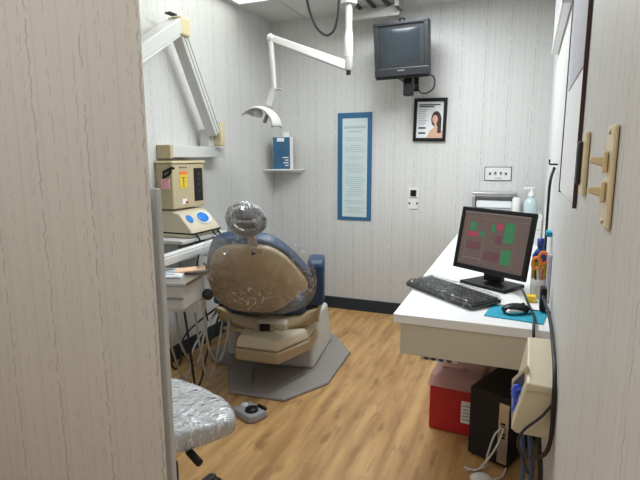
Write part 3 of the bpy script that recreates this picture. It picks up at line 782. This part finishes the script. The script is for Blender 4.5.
MB().tube([(-1.02, 1.2, .425), (-.93, 1.155, .423), (-.88, 1.13, .42)], .006, 8).build('lever_rod', m_satin, t, world=True)
MB().tube([(-.893, 1.138, .422), (-.835, 1.110, .415)], .012, 12).build('height_lever', m_black, t, world=True)
for k in range(5):
    a = 2*PI*k/5+PI/2+math.radians(28)
    c, s = math.cos(a), math.sin(a)
    lg = MB().beam((c*.03, s*.03, .10), (c*.25, s*.25, .075), .045, .03, .03, .02).build('base_leg', m_satin, t, bevel=.006)
    Tk = frame((c*.25, s*.25, .032), (c, s, 0), (0, 0, 1))
    MB().lathe([(.0, -.022), (.03, -.02), (.032, 0), (.03, .02), (0, .022)], 16, Tk).build('caster', m_black, lg)
    MB().tube([(c*.25, s*.25, .06), (c*.25, s*.25, .08)], .008, 8).build('caster_stem', m_chrome, lg)

# ------------------------------------------------------------------ desk
t = thing('desk', 'long white laminate desk along the right wall', 'desk', (-.15, 2.8, 0))
w = lambda mb, n, m, **k: mb.build(n, m, t, world=True, **k)
y1, y2 = 1.795, D-.006
top = [(-.42, y1), (rwx(y1)-.002, y1), (rwx(y2)-.002, y2), (-.428, y2)]
w(MB().prism(top, .684, .72), 'desktop', m_lam, bevel=.003)
w(MB().span((-.392, y1+.01, .56), (rwx(1.8)-.003, y1+.03, .684)), 'front_apron', m_apron)
w(MB().span((-.392, y1+.03, .56), (-.372, y2-.02, .684)), 'side_apron', m_apron)
w(MB().span((-.36, 2.75, 0), (rwx(2.7)-.004, 2.77, .683)), 'support_panel', m_apron)
w(MB().span((-.37, 3.92, .56), (rwx(3.9)-.004, 3.94, .684)), 'wall_cleat', m_apron)

# under-desk strip
t = thing('power_strip', 'small white strip with dark sockets under the desk edge', 'power strip', (-.243, 1.86, .546))
MB().span((-.075, -.02, -.014), (.065, .02, .013)).build('strip_body', m_white, t, bevel=.003)
for i, x in enumerate((-.052, -.026, .004, .034)):
    MB().lathe([(.011, 0), (.010, .004)], 10, frame((x, -.02, -.001), (1, 0, 0), (0, 0, 1))).build('socket', m_darkink if i != 2 else m_bluecap, t)

# monitor
ex = Vector((.334, -.217, -.016)).normalized()
t = thing('computer_monitor', 'black flat monitor showing a coloured schedule on the desk', 'monitor', (-.097, 2.36, .72), math.atan2(ex.y, ex.x))
T = Matrix.Translation((0, 0, .208)) @ Matrix.Rotation(math.radians(-11), 4, 'X') @ Matrix.Rotation(math.radians(.4), 4, 'Y')
mw, mh = .192, .148
MB().span((-mw, .0, -mh), (mw, .012, mh), T).build('housing', m_black, t, bevel=.003)
MB().prism([(-.15, -.11), (.15, -.11), (.15, .11), (-.15, .11)], .011, .04, T @ frame((0, 0, 0), (-1, 0, 0), (0, 0, 1)), inset=.2).build('rear_cover', m_black, t, bevel=.006)
fr = MB(); bz = .018
for a, bb in (((-mw, -.010, -mh), (-mw+bz, 0, mh)), ((mw-bz, -.010, -mh), (mw, 0, mh)), ((-mw+bz, -.010, mh-bz), (mw-bz, 0, mh)), ((-mw+bz, -.010, -mh), (mw-bz, 0, -mh+.024))): fr.span(a, bb, T)
fr.build('bezel', m_black, t, bevel=.003)
sc_ = MB().span((-mw+bz, -.004, -mh+.024), (mw-bz, 0, mh-bz), T).build('screen', m_scr, t)
def cells(lst, n, m):
    for (a, bb, c, d) in lst:
        x0 = -mw+bz+a*(2*mw-2*bz); x1 = -mw+bz+bb*(2*mw-2*bz); z1 = mh-bz-c*(2*mh-bz-.024); z0 = mh-bz-d*(2*mh-bz-.024)
        MB().span((x0, -.0048, z0), (x1, -.004, z1), T).build(n, m, sc_)
cells([(.12, .22, .20, .36), (.28, .36, .36, .44), (.46, .52, .20, .34), (.66, .80, .14, .50), (.66, .80, .62, .88)], 'green_cell', m_scr_g)
cells([(.53, .63, .17, .28), (.10, .26, .38, .46)], 'red_cell', m_scr_r)
cells([(.10, .32, .56, .70), (.40, .64, .70, .86), (.54, .64, .40, .54)], 'dark_red_cell', m_scr_d)
cells([(.0, 1, .0, .03), (.08, .98, .11, .115), (.08, .085, .115, .95), (.36, .364, .115, .95), (.82, .824, .115, .95), (.085, .36, .86, .875)], 'grid_line', m_scr_hi)
MB().span((-.045, .005, .02), (.045, .045, .16)).build('stand_neck', m_black, t, bevel=.006)
MB().prism([(-.125, -.07), (.125, -.07), (.115, .10), (-.115, .10)], .001, .016, inset=.03).build('stand_base', m_black, t, bevel=.005)

# keyboard
t = thing('keyboard', 'black keyboard under a clear plastic cover on the desk', 'keyboard', (-.25, 2.14, .72), math.radians(-42))
Tk = Matrix.Rotation(math.radians(3), 4, 'X')
MB().span((-.215, -.08, .004), (.215, .08, .022), Tk).build('key_tray', m_black, t, bevel=.006)
k = MB()
for r in range(6):
    for c in range(19): k.box((-.198+c*.022, .060-r*.0232, .0255), (.018, .019, .008), Tk, taper=.8)
k.build('key_block', m_satin, t)
random.seed(2)
vs = []; fs = []; nx, ny = 34, 14
for i in range(nx+1):
    for j in range(ny+1):
        u, v = i/nx*2-1, j/ny*2-1
        edge = max(abs(u), abs(v))
        vs.append((u*.226, v*.094, (.0355+random.uniform(0, .008) if edge < .93 else .010+random.uniform(0, .006))))
for i in range(nx):
    for j in range(ny): q = i*(ny+1)+j; fs.append((q, q+ny+1, q+ny+2, q+1))
MB().add(vs, fs, True, Tk).build('plastic_cover', m_film_key, t, sub=1)

# mouse + pad
tag(MB().prism([(-.105, -.075), (.10, -.075), (.10, .085), (-.105, .085)], 0, .004, Matrix.Translation((.020, 1.948, .7205)) @ Matrix.Rotation(math.radians(-8), 4, 'Z')).build('mouse_pad', m_teal, bevel=.001), 'bright blue mouse pad at the desk front corner', 'mouse pad')
t = thing('computer_mouse', 'black and silver mouse on the blue pad', 'mouse', (.015, 1.955, .7248), math.radians(-62))
MB().ellip((0, 0, .016), (.032, .055, .022)).build('mouse_shell', m_black, t)
k = t.children[0]
for v in k.data.vertices: v.co.z = max(v.co.z, 0)
MB().ellip((.020, -.010, .012), (.0145, .040, .013)).build('side_panel', m_steel, t)
MB().tube([(-.003, .03, .034), (.003, .03, .034)], .006, 10).build('scroll_wheel', m_satin, t)
MB().tube(curve_pts([(0, .054, .012), (.02, .12, .006), (.07, .2, .006), (.06, .27, .006)], 6), .0022, 6).build('mouse_cord', m_cable, t)

# odds and ends by the wall
t = thing('cleaner_bottle', 'yellow labelled bottle with blue cap beside the monitor', 'bottle', (.105, 2.36, .72))
MB().lathe([(.0, .0), (.030, .0), (.032, .006), (.032, .16), (.018, .185), (.013, .19), (.013, .205)], 20).build('bottle_body', m_bluecap, t)
lab(MB().lathe([(.0326, .02), (.0326, .135)], 20).build('bottle_label', m_yellow, t), 'yellow paper label')
MB().lathe([(.015, .2), (.016, .235), (.0, .238)], 14).build('bottle_cap', m_bluecap, t)
t = thing('scissors', 'orange handled scissors upright beside the yellow labelled bottle', 'scissors', (.100, 2.225, .726))
for s in (-1, 1):
    hd = MB().torus(.018, .0055, frame((s*.012, .0, .155+.012*s), (.8, .1, .0), (0, 0, 1)), seg=20, sec=8, ay=1.35).build('handle', m_orange, t)
    MB().beam((s*.010, 0, .13), (-s*.006, .002, .030), .010, .004).build('blade', m_steel, t)
t = thing('pen_cup', 'clear cup holding pens below the orange scissors', 'cup', (.100, 2.225, .72))
MB().lathe([(.0, .003), (.026, .003), (.026, 0), (.030, .0), (.032, .085), (.029, .085), (.027, .004)], 20).build('cup_wall', m_clear, t)
for i, (dx, dy, m_, h_) in enumerate(((.010, -.012, m_redpen, .13), (-.012, -.010, m_cable, .12), (.014, .01, m_yellow, .11))):
    tag(MB().tube([(.100+dx*.5, 2.225+dy*.5, .725), (.100+dx*1.4, 2.225+dy*1.4, .722+h_)], .004, 8).build(('red_pencil', 'black_pen', 'yellow_pencil')[i], m_), ('red pencil standing in the clear cup', 'black pen standing in the clear cup', 'yellow pencil standing in the clear cup')[i], ('pencil', 'pen', 'pencil')[i])
tag(MB().span((.055, 2.14, .7205), (.092, 2.185, .745)).build('note_block', m_yellow, bevel=.002), 'small yellow note block behind the mouse', 'note block')

# ------------------------------------------------------------------ cream box on right wall
t = rthing('wall_box', 'cream wall box with blue plugs below the desk front', 'wall box', 1.42, .60)
near = [(.052, .692), (.019, .547), (.032, .536), (.126, .536), (.126, .688)]
far = [(.055, .740), (.035, .62), (.045, .56), (.130, .56), (.130, .740)]
vs = [(x, 1.405, z) for x, z in near] + [(x, 1.66, z) for x, z in far]
n = 5
MB().add(vs, [tuple(range(n)), tuple(range(2*n-1, n-1, -1))] + [(i, n+i, n+(i+1) % n, (i+1) % n) for i in range(n)]).build('case', m_cream, t, bevel=.005, world=True)
MB().span((.050, 1.4015, .668), (.127, 1.4045, .672)).build('case_seam', m_beigedark, t, world=True)
B4 = [Vector(p) for p in ((.0525, 1.45, .732), (.013, 1.505, .653), (.0205, 1.505, .492), (.055, 1.45, .566))]
bk_ = [B4[0]+Vector((.02, .10, -.075)), B4[1]+Vector((.025, .10, -.03)), B4[2]+Vector((.025, .10, .03)), B4[3]+Vector((.02, .10, .0))]
MB().add(B4+bk_, [(0, 1, 2, 3), (7, 6, 5, 4), (0, 4, 5, 1), (1, 5, 6, 2), (2, 6, 7, 3), (3, 7, 4, 0)]).build('socket_housing', m_cream, t, bevel=.004, world=True)
cB = (B4[0]+B4[1]+B4[2]+B4[3])/4; eB = (B4[0]-B4[1]); uB = ((B4[0]+B4[1])-(B4[2]+B4[3]))
Tf = frame(cB, uB, -eB); nB = Tf.to_3x3() @ Vector((0, 0, 1))
q4 = [cB+eB*a*.62+uB*.5*c*.78 for a, c in ((.5, .5), (-.5, .5), (-.5, -.5), (.5, -.5))]
MB().add([p+nB*.003 for p in q4]+[p-nB*.003 for p in q4], [(0, 1, 2, 3), (7, 6, 5, 4), (0, 4, 5, 1), (1, 5, 6, 2), (2, 6, 7, 3), (3, 7, 4, 0)]).build('socket_panel', m_darkink, t, world=True)
for zz, r_ in ((.028, .5), (.0, -.5), (-.028, .7)):
    pl_ = MB(); pl_.box((0, 0, .008), (.010, .040, .014), Tf @ Matrix.Translation((zz, 0, 0)) @ Matrix.Rotation(r_, 4, 'Z')); pl_.box((zz, 0, .010), (.030, .010, .016), Tf)
    pl_.build('plug', m_cobalt, t, bevel=.002, world=True)
cab = MB
tag(MB().tube(curve_pts([RW(2.0, .03, .79), RW(1.78, .012, .77), RW(1.5, .010, .755), RW(1.40, .009, .72), RW(1.385, .008, .64), RW(1.380, .008, .56), RW(1.39, .02, .50), RW(1.46, .05, .44)], 8), .006, 8).build('black_cable', m_cable), 'thick black cable curving around the right side of the cream box', 'cable')
tag(MB().tube(curve_pts([RW(1.39, .004, .66), RW(1.388, .035, .61), RW(1.385, .075, .565), RW(1.388, .09, .525), RW(1.44, .08, .46), RW(1.6, .05, .3)], 8), .004, 8).build('thin_black_cable', m_cable), 'thin black cable crossing the front of the cream box', 'cable')
tag(MB().tube(curve_pts([(.0, 2.265, .742), (.035, 2.17, .765), (.062, 2.05, .737), (.080, 1.90, .734), (.075, 1.78, .735), (.078, 1.74, .68), (.085, 1.72, .60)], 8), .005, 8).build('monitor_cable', m_cable), 'black monitor cable running over the desk front edge', 'cable')
tag(MB().box(RW(2.02, .028, .775), (.024, .05, .09)).build('power_adapter', m_black, bevel=.006), 'black power adapter hanging on the cord above the desk', 'adapter')
for i, (x, y, l_) in enumerate(((.055, 1.62, 'dark blue cable hanging nearest the tower below the cream box'), (.080, 1.60, 'blue cable hanging in the middle of the bundle below the cream box'), (.105, 1.58, 'dark blue cable hanging nearest the wall below the cream box'))):
    tag(MB().tube(curve_pts([(x-.01, 1.60, .53), (x, y, .42), (x+.012, y+.01, .28), (x-.008, y, .14), (x-.01, y+.02, .012)], 8), .008, 8).build('hanging_cable', m_bluecable if i != 2 else m_cable), l_, 'cable', 'cables below the cream box')

# ------------------------------------------------------------------ under the desk
t = thing('sharps_bin', 'red medical waste bin with clear lid under the desk', 'bin', (-.218, 2.42, 0), math.radians(-4))
MB().span((-.118, -.15, 0), (.118, .15, .225)).build('bin_body', m_red, t, bevel=.012, seg=3)
MB().prism([(-.128, -.16), (.128, -.16), (.128, .16), (-.128, .16)], .225, .285, inset=.10).build('bin_lid', m_pinkclear, t, bevel=.006)
MB().tube(curve_pts([(-.07, -.05, .283), (-.06, -.07, .303), (.02, -.07, .303), (.03, -.05, .283)], 5), .008, 8).build('lid_handle', m_pinkclear, t)
MB().span((.035, -.1515, .065), (.105, -.150, .175)).build('bin_label', m_paper, t)
k = MB()
for i in range(5): k.span((.043, -.1522, .08+i*.017), (.095-.01*(i % 2), -.1515, .086+i*.017))
k.build('label_text', m_ink, t)
t = thing('computer_tower', 'black computer tower under the desk beside the red bin', 'computer', (-.062, 2.09, 0), math.radians(-22))
MB().span((-.09, 0, .012), (.09, .40, .325)).build('tower_case', M('tower_black', (.006, .006, .007), .65), t, bevel=.005)
for x in (-.07, .07):
    for y in (.03, .36): MB().lathe([(.012, 0), (.012, .014)], 12, Matrix.Translation((x, y, 0))).build('rubber_foot', m_black, t)
io = MB().span((.045, -.004, .025), (.087, 0, .295)).build('port_panel', m_steel, t)
for zz in (.20, .185, .155, .14): MB().span((.055, -.006, zz), (.075, -.004, zz+.009)).build('port', m_black, io)
MB().tube(curve_pts([(.06, -.006, .19), (.045, -.04, .16), (.03, -.06, .08), (.02, -.07, .015), (-.03, -.12, .008)], 8), .004, 8).build('data_cord', m_whitecable, t)
MB().tube(curve_pts([(.07, -.006, .19), (.06, -.05, .12), (.03, -.08, .05), (.0, -.10, .010), (-.05, -.11, .008)], 8), .004, 8).build('data_cord', m_whitecable, t)
t = thing('floor_plug', 'white plug lying on the floor before the computer tower', 'plug', (-.075, 1.93, 0), .3)
MB().ellip((0, 0, .022), (.045, .03, .022)).build('plug_body', m_white, t)
MB().tube(curve_pts([(.04, 0, .02), (.09, .03, .012), (.13, .10, .01)], 6), .004, 8).build('plug_cord', m_whitecable, t)

# ------------------------------------------------------------------ world, camera, colour
wd = bpy.data.worlds.new('World'); SC.world = wd; wd.use_nodes = True
wd.node_tree.nodes['Background'].inputs[0].default_value = (.8, .85, .9, 1); wd.node_tree.nodes['Background'].inputs[1].default_value = .05
R3 = [[0.9281146, 0.3722817, -0.0030929], [-0.0583392, 0.1536371, 0.9864037], [-0.3676952, 0.9153152, -0.1643115]]
cd = bpy.data.cameras.new('camera'); cam = bpy.data.objects.new('camera', cd); COL.objects.link(cam)
cd.sensor_width = 36; cd.lens = 36*493.83/640; cd.clip_start = .02
m3 = Matrix((R3[0], R3[1], [-v for v in R3[2]])).transposed()
cam.matrix_world = Matrix.Translation((0, 0, 1.31)) @ m3.to_4x4()
SC.camera = cam
SC.view_settings.view_transform = 'Standard'; SC.view_settings.look = 'None'; SC.view_settings.gamma = 1
SC.view_settings.use_curve_mapping = False; SC.view_settings.exposure = -0.28
